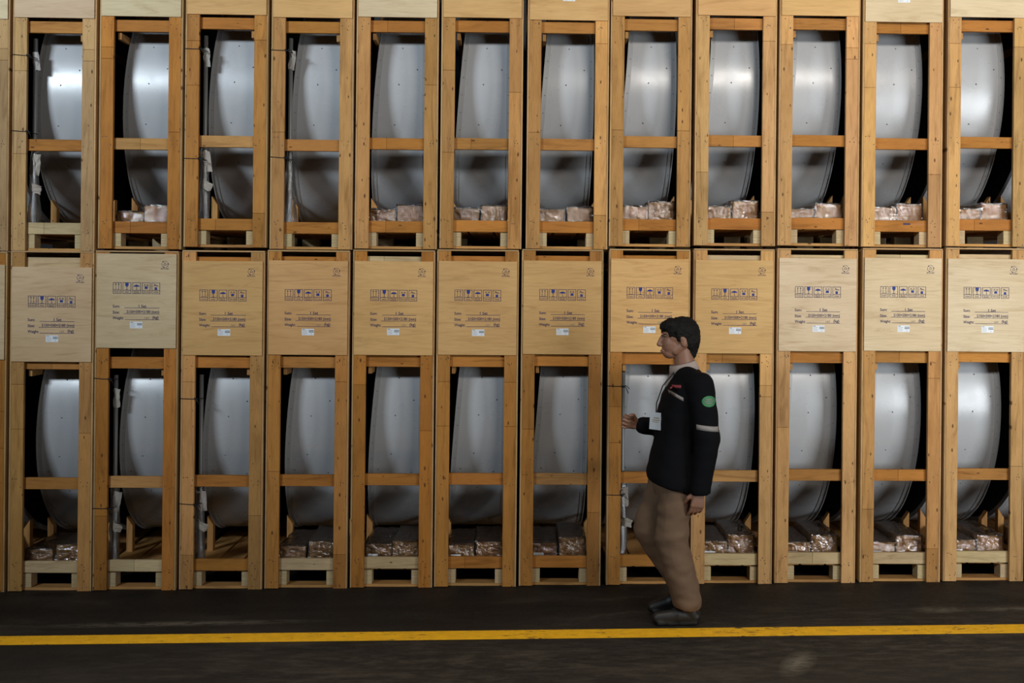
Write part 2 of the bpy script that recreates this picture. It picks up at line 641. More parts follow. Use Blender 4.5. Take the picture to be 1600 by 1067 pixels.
def text_mesh(txt, x, z, width=None, height=None, align='LEFT'):
    """flat letters as (verts, faces) at x, baseline z, squeezed to the given width"""
    cu = bpy.data.curves.new('txt', 'FONT')
    cu.body = txt
    cu.size = 1.0
    cu.resolution_u = 2
    cu.offset = 0.022
    ob = bpy.data.objects.new('txt', cu)
    COL.objects.link(ob)
    dg = bpy.context.evaluated_depsgraph_get()
    me = bpy.data.meshes.new_from_object(ob.evaluated_get(dg))
    bpy.data.objects.remove(ob)
    bpy.data.curves.remove(cu)
    vs_ = [(v.co.x, v.co.y) for v in me.vertices]
    fs = [tuple(p.vertices) for p in me.polygons]
    bpy.data.meshes.remove(me)
    x0, x1 = min(v[0] for v in vs_), max(v[0] for v in vs_)
    sz = (height or 0.017) / 0.70
    sx = (width / (x1 - x0)) if width else sz
    if align == 'CENTER':
        x -= (x1 - x0) * sx / 2
    return [(x + (v[0] - x0) * sx, PY, z + v[1] * sz) for v in vs_], fs


def letters(mb, *a, mi=0, **k):
    v, f = text_mesh(*a, **k)
    mb.add(v, f, mi)


def ring(mb, cx, cz, r, w, a0, a1, n=10, mi=0):
    for i in range(n):
        p, q = a0 + (a1 - a0) * i / n, a0 + (a1 - a0) * (i + 1) / n
        mb.flat([(cx + rr * math.cos(t), cz + rr * math.sin(t)) for rr, t in ((r, p), (r + w, p), (r + w, q), (r, q))], PY, mi)


def print_meshes():
    out = []
    L, T = -W2, 0.604      # panel left edge, panel top (panel-local z)
    lw = 0.0030
    iw, ih = 0.0535, 0.0725
    for i in range(5):
        m = MB()
        x0 = L + 0.104 + i * 0.0612
        z1 = T - 0.184
        z0, x1 = z1 - ih, x0 + iw
        zd = z1 - ih * 0.69
        for (a, c, d, e) in ((x0, z0, x1, z0 + lw), (x0, z1 - lw, x1, z1), (x0, z0, x0 + lw, z1), (x1 - lw, z0, x1, z1), (x0, zd - lw / 2, x1, zd + lw / 2)):
            m.rect(a, c, d, e, PY, 0)
        cx = (x0 + x1) / 2
        if i == 0:      # two arrows standing on a bar
            for s in (-1, 1):
                ax = cx + s * 0.009
                m.rect(ax - 0.0012, zd + 0.006, ax + 0.0012, z1 - 0.012, PY, 0)
                m.flat([(ax - 0.0055, z1 - 0.014), (ax + 0.0055, z1 - 0.014), (ax, z1 - 0.005)], PY, 0)
            m.rect(cx - 0.017, zd + 0.0040, cx + 0.017, zd + 0.0062, PY, 0)
            letters(m, 'THIS SIDE UP', cx, z0 + 0.008, width=0.040, height=0.0062, align='CENTER')
        elif i == 1:    # wine glass
            m.flat([(cx - 0.0105, z1 - 0.003), (cx - 0.0105, z1 - 0.018), (cx - 0.006, z1 - 0.026), (cx, z1 - 0.029), (cx + 0.006, z1 - 0.026),
                    (cx + 0.0105, z1 - 0.018), (cx + 0.0105, z1 - 0.003)], PY, 1)
            m.rect(cx - 0.0016, zd + 0.003, cx + 0.0016, z1 - 0.028, PY, 0)
            m.rect(cx - 0.0085, zd + 0.002, cx + 0.0085, zd + 0.0042, PY, 0)
            letters(m, 'FRAGILE', cx, z0 + 0.008, width=0.026, height=0.0062, align='CENTER')
        elif i == 2:    # umbrella
            pts = [(cx + 0.019 * math.cos(t), z1 - 0.027 + 0.012 * math.sin(t)) for t in [math.pi * k / 10 for k in range(11)]]
            m.flat(pts, PY, 1)
            m.rect(cx - 0.0013, zd + 0.003, cx + 0.0013, z1 - 0.012, PY, 0)
            m.stroke((cx, zd + 0.004), (cx + 0.005, zd + 0.006), 0.002, PY, 0)
            letters(m, 'KEEP AWAY', cx, z0 + 0.0125, width=0.036, height=0.0055, align='CENTER')
            letters(m, 'FROM WET', cx, z0 + 0.0045, width=0.034, height=0.0055, align='CENTER')
        elif i == 3:    # hands over a box
            m.rect(cx - 0.0095, z1 - 0.041, cx + 0.0095, z1 - 0.025, PY, 1)
            for s in (-1, 1):
                m.stroke((cx + s * 0.002, z1 - 0.021), (cx + s * 0.012, z1 - 0.013), 0.003, PY, 0)
                m.stroke((cx + s * 0.012, z1 - 0.013), (cx + s * 0.004, z1 - 0.011), 0.0022, PY, 0)
                m.stroke((cx + s * 0.012, z1 - 0.014), (cx + s * 0.013, z1 - 0.024), 0.0018, PY, 0)
            letters(m, 'WITH CARE', cx, z0 + 0.008, width=0.040, height=0.0066, align='CENTER')
        else:           # arrow rolling over a box
            m.rect(cx - 0.0078, z1 - 0.047, cx + 0.0082, z1 - 0.030, PY, 1)
            m.stroke((cx - 0.015, z1 - 0.024), (cx - 0.007, z1 - 0.014), 0.0024, PY, 0)
            m.stroke((cx - 0.012, z1 - 0.009), (cx + 0.009, z1 - 0.022), 0.0035, PY, 0)
            m.stroke((cx + 0.007, z1 - 0.016), (cx + 0.017, z1 - 0.024), 0.0024, PY, 0)
            m.stroke((cx - 0.007, z1 - 0.014), (cx + 0.002, z1 - 0.026), 0.002, PY, 0)
            letters(m, 'NO ROLLING', cx, z0 + 0.008, width=0.032, height=0.0066, align='CENTER')
        out.append(('handling_icon', m.mesh('handling_icon', mats=[M['navy'], M['blue'], M['faint']])))
    # recycling mark: three arrows around a ring and a word under it
    m = MB()
    cx, cz = L + 0.432, T - 0.066
    for k in range(3):
        a = math.pi / 2 + k * 2 * math.pi / 3
        ring(m, cx, cz, 0.0190, 0.0024, a - 0.85, a + 0.62, 8, 0)
        h = a + 0.75
        p = Vector((cx + 0.0202 * math.cos(h), cz + 0.0202 * math.sin(h)))
        tdir = Vector((-math.sin(h), math.cos(h)))
        rad = Vector((math.cos(h), math.sin(h)))
        m.flat([p - rad * 0.0055 - tdir * 0.004, p + rad * 0.0055 - tdir * 0.004, p + tdir * 0.006], PY, 0)
        ccx, ccz = cx + 0.0105 * math.cos(a), cz + 0.0105 * math.sin(a)
        for s in (-1, 1):
            e = a + math.pi + s * 0.55
            m.stroke((ccx, ccz), (ccx + 0.010 * math.cos(e), ccz + 0.010 * math.sin(e)), 0.0024, PY, 0)
    letters(m, 'RECYCLABLE', cx, T - 0.098, width=0.050, height=0.0075, align='CENTER')
    out.append(('recycling_mark', m.mesh('recycling_mark', mats=[M['navy']])))
    # the three written rows
    m = MB()
    for z, x0 in ((0.3465, 0.178), (0.3845, 0.173), (0.4215, 0.181)):
        m.rect(L + x0, T - z - 0.0015, L + 0.399, T - z + 0.0015, PY, 0)
    letters(m, 'Sum:', L + 0.103, T - 0.3450, width=0.046, height=0.0172)
    letters(m, 'Size:', L + 0.103, T - 0.3835, width=0.044, height=0.0172)
    letters(m, 'Weight:', L + 0.103, T - 0.4200, width=0.070, height=0.0172)
    letters(m, '1 Set', L + 0.292, T - 0.3435, width=0.049, height=0.0178, align='CENTER')
    letters(m, '2150\u00d7500\u00d72180 (mm)', L + 0.191, T - 0.3790, width=0.207, height=0.0172)
    letters(m, '(kg)', L + 0.356, T - 0.4140, width=0.038, height=0.0165)
    letters(m, '187', L + 0.306, T - 0.4170, width=0.030, height=0.0115, mi=2)
    out.append(('lettering', m.mesh('lettering', mats=[M['navy'], M['blue'], M['faint']])))
    return out


def sticker_mesh():
    m = MB()
    L, T = -W2, 0.604
    x0, x1, z1, z0 = L + 0.2176, L + 0.2965, T - 0.435, T - 0.4775
    m.box(x0, x1, -0.0095, -0.0090, z0, z1, 0)
    m.rect(x0 + 0.045, z1 - 0.0135, x1 - 0.002, z1 - 0.0095, -0.0098, 1)
    m.rect(x0 + 0.045, z1 - 0.0225, x1 - 0.002, z1 - 0.0180, -0.0098, 1)
    m.rect(x0 + 0.004, z1 - 0.006, x0 + 0.020, z1 - 0.003, -0.0098, 1)
    for k in range(4):
        m.rect(x0 + 0.004, z1 - 0.0135 - k * 0.0075, x0 + 0.036 - 0.005 * (k % 2), z1 - 0.0120 - k * 0.0075, -0.0098, 2)
    m.rect(x0 + 0.060, z0 + 0.004, x0 + 0.062, z0 + 0.014, -0.0098, 2)
    return m.mesh('sticker', mats=[M['paper'], M['black'], M['faint']])


PRINTS, STICKER = print_meshes(), sticker_mesh()

# ------------------------------------------------------------------ drum
DR, DW = 0.91, 0.372
DZ, DY = 1.10, 1.08       # axis height and depth inside the crate


def drum_edges(th):
    z = DR * math.sin(th)
    s = 0.080 * (z + 0.40)
    return -DW / 2 + s, DW / 2


def revolve(profile, name, mat, n=120, x_from='both'):
    """profile: list of (x offset, from 'l' or 'r' edge, radius); closed loop swept round the axis"""
    m = MB()
    vs_, fs, k = [], [], len(profile)
    for i in range(n):
        th = 2 * math.pi * i / n
        xl, xr = drum_edges(th)
        for (off, side, rad) in profile:
            x = (xl if side == 'l' else xr) + off
            vs_.append((x, -rad * math.cos(th), rad * math.sin(th)))
    for i in range(n):
        j = (i + 1) % n
        for p in range(k):
            q = (p + 1) % k
            fs.append((i * k + p, i * k + q, j * k + q, j * k + p))
    m.add(vs_, fs)
    me = m.mesh(name, True, [mat])
    bm = bmesh.new()
    bm.from_mesh(me)
    bmesh.ops.recalc_face_normals(bm, faces=bm.faces)
    bm.to_mesh(me)
    bm.free()
    me.set_sharp_from_angle(angle=R(35))
    return me


SHELL = revolve([(0.004, 'l', DR), (0.060, 'l', DR), (-0.060, 'r', DR), (-0.004, 'r', DR), (-0.004, 'r', DR - 0.012), (0.004, 'l', DR - 0.012)], 'drum_shell', M['drum'])
RIM_L = revolve([(0.0, 'l', DR - 0.02), (0.0, 'l', DR + 0.013), (0.005, 'l', DR + 0.013), (0.007, 'l', DR + 0.004), (0.034, 'l', DR + 0.004), (0.036, 'l', DR - 0.006), (0.008, 'l', DR - 0.02)], 'drum_rim', M['rim'])
RIM_R = revolve([(0.0, 'r', DR - 0.02), (0.0, 'r', DR + 0.013), (-0.005, 'r', DR + 0.013), (-0.007, 'r', DR + 0.004), (-0.034, 'r', DR + 0.004), (-0.036, 'r', DR - 0.006), (-0.008, 'r', DR - 0.02)], 'drum_rim', M['rim'])



def shade_disc_mesh(side):  # black disc added in each drum end so the gap reads as deep shade
    m = MB()
    n = 72
    ring_ = []
    for i in range(n):
        th = 2 * math.pi * i / n
        xl, xr = drum_edges(th)
        x = xl + 0.03 if side < 0 else xr - 0.03
        ring_.append((x, -(DR - 0.013) * math.cos(th), (DR - 0.013) * math.sin(th)))
    hub = [(p[0] + side * 0.012, p[1] * 0.15, p[2] * 0.15) for p in ring_]
    m.add(ring_ + hub, [(i, (i + 1) % n, n + (i + 1) % n, n + i) for i in range(n)] + [tuple(range(n, 2 * n))])
    return m.mesh('gap_shade_disc', mats=[M['black']])


SHADE_DISCS = [shade_disc_mesh(-1), shade_disc_mesh(1)]


def rivets_mesh():
    m = MB()

    def dome(x, th, rad, r):
        nrm = Vector((0, -math.cos(th), math.sin(th)))
        tx, tz = Vector((1, 0, 0)), Vector((0, math.sin(th), math.cos(th)))
        c = nrm * rad + Vector((x, 0, 0))
        base = [c + (tx * math.cos(q) + tz * math.sin(q)) * r for q in [k * math.pi / 3 for k in range(6)]]
        top = c + nrm * r * 0.5
        m.add(base + [top], [(k, (k + 1) % 6, 6) for k in range(6)])
    n = 50
    for i in range(n):
        th = 2 * math.pi * (i + 0.3) / n
        xl, xr = drum_edges(th)
        dome(xl + 0.020, th, DR + 0.004, 0.0036)
        dome(xr - 0.020, th, DR + 0.004, 0.0036)
    for k, (fx, z) in enumerate([(0.02, 0.235), (0.12, 0.09), (-0.12, 0.10), (0.0, -0.01), (-0.03, -0.27), (-0.01, -0.52), (0.10, -0.40), (-0.12, -0.38)]):
        dome(fx, math.asin(z / DR), DR, 0.0052)
    me = m.mesh('rivets', mats=[M['rivet']])
    return me


RIVETS = rivets_mesh()

# ------------------------------------------------------------------ wrapped boxes


def crumple_box(w, d, h, amp, seed, name, mat, n=7, grow=0.0):
    bm = bmesh.new()
    bmesh.ops.create_cube(bm, size=1.0)
    bmesh.ops.subdivide_edges(bm, edges=bm.edges[:], cuts=n, use_grid_fill=True)
    off = Vector((seed * 7.3, seed * 3.1, seed * 1.7))
    for v in bm.verts:
        c = v.co.copy()
        p = Vector((c.x * (w + grow), c.y * (d + grow), (c.z + 0.5) * (h + grow * 0.5)))
        # soften the corners a little
        e = sum(1 for q in c if abs(q) > 0.49)
        if e >= 2:
            p.x *= 0.985
            p.z -= 0.004 * (c.z > 0.4)
        nv = noise.noise_vector(p * 22 + off)
        nv2 = noise.noise_vector(p * 60 + off)
        if grow:
            nv = nv * 1.0 + noise.noise_vector(p * 48 + off * 2) * 0.7
        p += Vector((nv.x, nv.y, nv.z * (0.3 if c.z < -0.45 else 1))) * amp + nv2 * amp * 0.45
        p.z = max(p.z, 0.0)
        v.co = p
    me = bpy.data.meshes.new(name)
    bm.to_mesh(me)
    bm.free()
    me.materials.append(mat)
    at = me.attributes.new('tone', 'FLOAT_COLOR', 'CORNER')
    at.data.foreach_set('color', [1.0] * (4 * len(me.loops)))
    return me


BOXES = []
for i in range(4):
    BOXES.append({
        'l': (crumple_box(0.165, 0.46, 0.125, 0.0025, i + 1, 'carton', M['card']), crumple_box(0.165, 0.46, 0.125, 0.006, i + 11, 'plastic_wrap', M['film'], 15, 0.016)),
        'r': (crumple_box(0.165, 0.44, 0.155, 0.0025, i + 21, 'carton', M['card']), crumple_box(0.165, 0.44, 0.155, 0.007, i + 31, 'plastic_wrap', M['film'], 15, 0.016)),
    })
m = MB()
m.box(-0.032, 0.032, -0.001, 0, -0.016, 0.016)
for k in range(3):
    m.rect(-0.026, 0.006 - k * 0.008, 0.026, 0.008 - k * 0.008, -0.0014, 1)
BOXLABEL = m.mesh('paper_label', mats=[M['paper'], M['faint']])

# ------------------------------------------------------------------ wrapped pipes and wire ties


def pipe_wrap_mesh(seed, z0, z1, r0, r1):
    """bubble wrap wound round the pipe, thicker towards the foot"""
    m = MB()
    n, k = 16, 34
    off = Vector((seed * 5.1, 0, seed * 2.7))
    vs_, fs = [], []
    for j in range(k + 1):
        f = j / k
        z = z0 + (z1 - z0) * f
        rr = r0 + (r1 - r0) * f
        for i in range(n):
            a = 2 * math.pi * i / n
            d = Vector((math.cos(a), math.sin(a), 0))
            q = rr * (1 + 0.30 * noise.noise(Vector((d.x * 1.6, d.y * 1.6, z * 13)) + off) + 0.16 * noise.noise(Vector((d.x * 4, d.y * 4, z * 40)) + off))
            vs_.append((d.x * q, d.y * q, z))
    for j in range(k):
        for i in range(n):
            fs.append((j * n + i, j * n + (i + 1) % n, (j + 1) * n + (i + 1) % n, (j + 1) * n + i))
    m.add(vs_, fs)
    return m.mesh('bubble_wrap', True, [M['bubble']])


def flap_mesh(seed, w, h):
    """torn bent piece of cardboard with thickness"""
    r = random.Random(seed)
    m = MB()
    nx, nz, t = 4, 5, 0.004
    fr, bk = [], []
    for j in range(nz + 1):
        for i in range(nx + 1):
            u, v = i / nx - 0.5, j / nz - 0.5
            x = u * w + (r.uniform(-0.004, 0.004) if j in (0, nz) or i in (0, nx) else 0)
            z = v * h + (r.uniform(-0.006, 0.006) if j in (0, nz) or i in (0, nx) else 0)
            y = 0.35 * w * (u * u) * 2 + r.uniform(-0.002, 0.002)
            fr.append((x, y, z))
            bk.append((x, y + t, z))
    N = len(fr)
    fs = []
    for j in range(nz):
        for i in range(nx):
            a = j * (nx + 1) + i
            fs.append((a, a + 1, a + nx + 2, a + nx + 1))
            fs.append((N + a, N + a + nx + 1, N + a + nx + 2, N + a + 1))
    rim = [i for i in range(nx + 1)] + [(j) * (nx + 1) + nx for j in range(1, nz + 1)] + [nz * (nx + 1) + i for i in range(nx - 1, -1, -1)] + [j * (nx + 1) for j in range(nz - 1, 0, -1)]
    for a, c in zip(rim, rim[1:] + rim[:1]):
        fs.append((c, a, N + a, N + c))
    m.add(fr + bk, fs)
    return m.mesh('cardboard_flap', mats=[M['card']])


m = MB()
m.tube([(0, 0, z) for z in (0.0, 0.6, 1.245)], 0.0135, 12)
PIPE = m.mesh('pipe', True, [M['pipe']])


def wire_mesh(seed):
    """wire looped round the post and the pipe behind it, twisted on the inner side with loose tails; origin at the post's inner front edge"""
    r = random.Random(seed)
    m = MB()
    w = 0.0026
    x0 = -PW - 0.012
    loop = [(0.004, -0.0035, 0.0), (-0.04, -0.0045, 0.0012), (x0, -0.004, 0.004), (x0 - 0.0035, 0.004, 0.004), (x0 - 0.003, 0.05, 0.003), (x0 + 0.01, 0.107, 0.0),
            (-0.02, 0.112, -0.002), (0.03, 0.092, -0.004), (0.036, 0.060, -0.003), (0.014, 0.012, -0.001), (0.004, -0.0035, 0.0)]
    m.tube(loop, w, 5, caps=False)
    kn = (0.005, -0.006, -0.001)
    for k in range(2):
        ex, ez = r.uniform(0.02, 0.05), r.uniform(-0.055, -0.012)
        m.tube([kn, (kn[0] + ex * 0.5, kn[1] - 0.012, kn[2] + 0.006 - 0.01 * k), (kn[0] + ex, kn[1] - 0.004, kn[2] + ez)], w * 0.9, 5)
    m.tube([(0.0, -0.006, 0.006), (0.006, -0.008, 0.0), (0.010, -0.007, -0.008)], w * 1.9, 6)
    return m.mesh('wire_loop', True, [M['wire']])


WIRES = [wire_mesh(500 + i) for i in range(4)]

# ------------------------------------------------------------------ the crates: base x, base z, panel foot, window head bar foot, rail, sill
UP = [(-3.480, 2.180, 1.478, 1.400, 0.679, 0.145),
      (-2.933, 2.175, 1.488, 1.398, 0.679, 0.145), (-2.384, 2.186, 1.487, 1.397, 0.676, 0.139), (-1.840, 2.196, 1.490, 1.404, 0.681, 0.147),
      (-1.292, 2.180, 1.487, 1.396, 0.672, 0.139), (-0.748, 2.181, 1.490, 1.401, 0.680, 0.144), (-0.203, 2.181, 1.488, 1.402, 0.679, 0.147),
      (0.353, 2.177, 1.477, 1.400, 0.678, 0.143), (0.891, 2.192, 1.488, 1.403, 0.680, 0.141), (1.444, 2.195, 1.491, 1.408, 0.683, 0.143),
      (1.989, 2.193, 1.493, 1.410, 0.686, 0.146), (2.535, 2.183, 1.463, 1.396, 0.675, 0.138), (3.093, 2.185, 1.493, 1.407, 0.681, 0.142),
      (3.640, 2.185, 1.490, 1.405, 0.680, 0.142)]
LO = [(-3.512, 0, 1.487, 1.418, 0.688, 0.150),
      (-2.963, 0, 1.468, 1.417, 0.685, 0.149), (-2.427, 0, 1.552, 1.419, 0.690, 0.152), (-1.878, 0, 1.503, 1.420, 0.692, 0.152),
      (-1.334, 0, 1.503, 1.417, 0.691, 0.150), (-0.787, 0, 1.498, 1.421, 0.692, 0.154), (-0.247, 0, 1.496, 1.417, 0.691, 0.151),
      (0.299, 0, 1.497, 1.418, 0.686, 0.149), (0.864, 0, 1.508, 1.427, 0.692, 0.153), (1.413, 0, 1.497, 1.432, 0.697, 0.154),
      (1.958, 0, 1.508, 1.430, 0.699, 0.156), (2.516, 0, 1.507, 1.428, 0.693, 0.151), (3.063, 0, 1.499, 1.428, 0.695, 0.154),
      (3.612, 0, 1.499, 1.428, 0.695, 0.154)]
ORD = ['', 'first', 'second', 'third', 'fourth', 'fifth', 'sixth', 'seventh', 'eighth', 'ninth', 'tenth', 'eleventh', 'twelfth', '']
WIRED = {('u', 1): (1.245, 0.76), ('u', 3): (1.268, 0.565), ('u', 4): (1.275, 0.585), ('l', 2): (1.352, 0.525), ('l', 3): (1.222, 0.545), ('l', 8): (1.285, 0.582)}
PALE_SILL = {('u', 1), ('l', 1), ('l', 2), ('l', 4), ('l', 5), ('l', 9), ('l', 10), ('l', 11), ('l', 12), ('l', 13)}
PALE_HEAD = {('l', 1), ('l', 9), ('l', 10), ('l', 11), ('l', 12), ('l', 5), ('u', 5), ('u', 2)}
WHITE_PANEL = {('u', 2), ('u', 5), ('u', 11), ('u', 12), ('u', 0), ('l', 10), ('l', 11), ('l', 12)}
ROW = {'u': 'upper', 'l': 'lower'}


def which(row, i):
    if i == 0:
        return f'{ROW[row]} crate cut off at the left'
    if i == 13:
        return f'{ROW[row]} crate beyond the right edge'
    return f'{ORD[i]} full {ROW[row]} crate'


def child(name, mesh, parent, loc, tint=None, rot=None):
    o = obj(name, mesh, parent, tint)
    o.location = loc
    if rot:
        o.rotation_euler = rot
    return o


def build_crate(row, i, d):
    x, z, pf, hf, rail, sill = d
    key = (row, i)
    r = random.Random(f'{row}{i}')
    if i == 0:
        lab = f'wooden slatted crate cut off by the left edge of the photo, {ROW[row]} row'
    elif i == 13:
        lab = f'wooden crate past the right edge of the photo, {ROW[row]} row'
    else:
        ex = 'with a wire-tied left post' if key in WIRED else 'with an open slatted front'
        lab = f'{ORD[i]} full wooden crate from the left in the {ROW[row]} row, {ex}'
    c = empty('slatted_crate', (x, 0, z), LEAN)
    tag(c, lab, 'crate', f'crates in the {ROW[row]} row')
    tone = r.choice([GOLD, GOLD, HONEY, AMBER])
    if i in (0, 1) and row == 'u':
        tone = TAN
    if i >= 9:  # paler post tint stands in for the stronger light on the right
        tone = r.choice([HONEY, (0.56, 0.325, 0.135)])
    for s in (-1, 1):
        child('post', r.choice(POSTS), c, (s * (W2 - PW / 2), 0, 0), vary(tone, r))
        child('post', r.choice(POSTS), c, (s * (W2 - PW / 2), DEPTH - 0.026, 0), vary(tone, r))
        child('side_batten', BATTEN, c, (s * (W2 + 0.0062), 0.0, 0), vary(TAN, r, 0.15))
    top = 2.1
    for name, zz, tn in (('crossbar', sill, PALE if key in PALE_SILL else AMBER), ('crossbar', rail, r.choice([GOLD, AMBER, HONEY])),
                         ('crossbar', hf + 0.037, r.choice([GOLD, AMBER])), ('crossbar', 2.097, PALE if key in PALE_HEAD else AMBER)):
        child(name, r.choice(BARS), c, (0, 0.0256, zz), vary(tn, r, 0.08))
        child(name, r.choice(BARS), c, (0, DEPTH - 0.052, zz), vary(AMBER, r, 0.08))
    if key == ('u', 11):
        m_ = MB()
        m_.rect(0.02, 0.008, 0.066, 0.020, -0.0008, 0)
        for q in range(7):
            m_.rect(0.085 + q * 0.011, 0.009, 0.091 + q * 0.011, 0.018, -0.0008, 1)
        child('ink_stamp', m_.mesh('ink_stamp', mats=[M['navy'], M['redfaint']]), c, (0, 0.0256, sill))
    ptint = vary((0.67, 0.53, 0.345) if key in WHITE_PANEL else ((0.58, 0.42, 0.255) if i < 3 else (0.64, 0.385, 0.155)), r, 0.05)
    p = child('front_panel', PANEL, c, (0, 0, pf), ptint)
    for nm, me in PRINTS:
        child(nm, me, p, (0, 0, 0))
    st = child('sticker', STICKER, p, (r.uniform(-0.006, 0.006), 0, r.uniform(-0.004, 0.004)))
    st['label'] = 'small white sticker with black bars'
    for yy in (0.03, 1.0, DEPTH - 0.13):
        for s in (-1, 1):
            child('pallet_block', BLOCK, c, (s * 0.1875, yy, 0.0175), vary(PALE, r, 0.08))
        child('bottom_board', BASEBOARD, c, (0, yy - 0.004, 0.0), vary(HONEY, r))
    for k in (-1, 0, 1):
        child('deck_board', DECK, c, (k * 0.166, 0.052, 0.106), vary(HONEY, r))
    child('top_cover', COVER, c, (0, 0.0, 2.1656), vary(TAN, r))
    side = 1 if key in {('u', 1), ('u', 3), ('u', 4), ('l', 2), ('l', 3)} else -1
    child('top_runner', RUNNER, c, (side * 0.155, 0.052, hf - 0.047), vary(HONEY, r))
    for yy in (0.50, 1.58):
        for s in (-1, 1):
            child('drum_chock', CHOCK, c, (s * 0.205, yy, 0.1262), vary(HONEY, r), (0, 0, 0 if s < 0 else math.pi))
    n = child('nails', r.choice(NAILS), c, (0, 0, 0))
    n['kind'] = 'stuff'

    MW = Matrix.Translation((x, 0, z)) @ Matrix.Rotation(LEAN, 4, 'Y')
    dr = empty('metal_drum', MW @ Vector((-0.03 if key == ('u', 1) else r.uniform(-0.008, 0.008), DY, DZ - DR - 0.013)), LEAN)
    lab = f'grey riveted metal drum inside the {which(row, i)}' + (' from the left' if 0 < i < 13 else '')
    tag(dr, lab, 'drum', 'grey drums inside the crates')
    rot = (R(r.uniform(-1.5, 1.5)), 0, 0)
    up = DR + 0.013
    child('drum_shell', SHELL, dr, (0, 0, up))
    child('drum_rim', RIM_L, dr, (0, 0, up))
    child('drum_rim', RIM_R, dr, (0, 0, up))
    for cv in SHADE_DISCS:
        child('gap_shade_disc', cv, dr, (0, 0, up))
    rv = child('rivets', RIVETS, dr, (0, 0, up))
    rv['kind'] = 'stuff'

    if key in WIRED:
        px, py = -W2 + PW + 0.018, 0.085
        pp = empty('wrapped_pipe', MW @ Vector((px, py, 0.1265)), LEAN)
        tag(pp, f'metal pipe in bubble wrap standing in the {which(row, i)} from the left', 'pipe', 'wrapped pipes')
        child('pipe', PIPE, pp, (0, 0, 0))
        wide = {('u', 4): (0.055, 0.016), ('u', 1): (0.040, 0.022)}.get(key, (0.034, 0.026))
        child('bubble_wrap', pipe_wrap_mesh(i + (20 if row == 'u' else 0), 0.0, 0.52, *wide), pp, (0, 0, 0))
        if key != ('u', 4):
            child('cardboard_flap', flap_mesh(i * 3 + 1, 0.060, 0.13), pp, (0.010, -0.022, 0.43), vary((0.40, 0.36, 0.31), r), (0.1, R(r.uniform(-10, 10)), 0))
            child('cardboard_flap', flap_mesh(i * 3 + 2, 0.075, 0.055), pp, (0.022, -0.048, 0.27), vary((0.40, 0.35, 0.29), r), (0.2, R(r.uniform(10, 28)), R(-15)))
        if row == 'u' or i == 2:
            child('cardboard_flap', flap_mesh(i * 3 + 3, 0.040, 0.12), pp, (0.010, -0.022, 1.10), vary((0.45, 0.43, 0.40), r), (0.1, R(r.uniform(-8, 8)), 0))
        for k, wz in enumerate(WIRED[key]):
            wl = MW @ Vector((-W2 + PW, 0, wz))
            wo = obj('wire_tie', WIRES[(i + k) % 4])
            wo.location = wl
            wo.rotation_euler = (0, LEAN + R(r.uniform(-2.5, 2.5)), 0)
            tag(wo, f'{"higher" if k == 0 else "lower"} black wire tied round the post of the {which(row, i)} from the left', 'wire', 'wire ties on the posts')
    else:
        bset = BOXES[r.randrange(4)]
        for s, q in ((-1, 'l'), (1, 'r')):
            e = empty('wrapped_carton', MW @ Vector((s * 0.0905 - 0.004 + r.uniform(-0.003, 0.003), 0.062 + 0.235 + r.uniform(0, 0.02), 0.1275)), LEAN)
            e.rotation_euler.z = R(r.uniform(-1.5, 1.5))
            e.scale = (1, 1, r.uniform(0.92, 1.10))
            tag(e, f'{"lower" if q == "l" else "taller"} film-wrapped carton in the {which(row, i)}' + (' from the left' if 0 < i < 13 else ''), 'carton', 'wrapped cartons')
            child('carton', bset[q][0], e, (0, 0, 0.002), vary((0.42, 0.225, 0.085), r, 0.1))
            child('plastic_wrap', bset[q][1], e, (0, 0, 0))
            if row == 'l' and q == 'l' and i >= 5:
                child('paper_label', BOXLABEL, e, (-0.035, -0.2375, 0.05))


for i, d in enumerate(UP):
    build_crate('u', i, d)
for i, d in enumerate(LO):
    build_crate('l', i, d)

# ------------------------------------------------------------------ the walking person
SKIN = plain('skin', (0.27, 0.132, 0.08), 0.5, 0, 160.0, 0.08)
JACKET = fabric('black_jacket', (0.0035, 0.0037, 0.0048))
TROUSER = fabric('khaki_cloth', (0.17, 0.108, 0.068))
HAIRM = plain('black_hair', (0.008, 0.007, 0.006), 0.75, 0, 130.0, 0.6, 0.003, spec=0.2)
SHIRT = fabric('pale_shirt', (0.40, 0.32, 0.28))
SHOE = plain('black_shoe', (0.012, 0.011, 0.010), 0.5)
STRIPE = plain('grey_reflective_tape', (0.27, 0.24, 0.22), 0.5)
GREEN = plain('green_badge', (0.04, 0.20, 0.075), 0.6)
RED = plain('red_thread', (0.30, 0.05, 0.06), 0.7)
CARDM = plain('pale_card', (0.50, 0.53, 0.56), 0.4)
EYEW = plain('eye_white', (0.16, 0.12, 0.10), 0.3)
LIP = plain('lip', (0.30, 0.12, 0.09), 0.5)


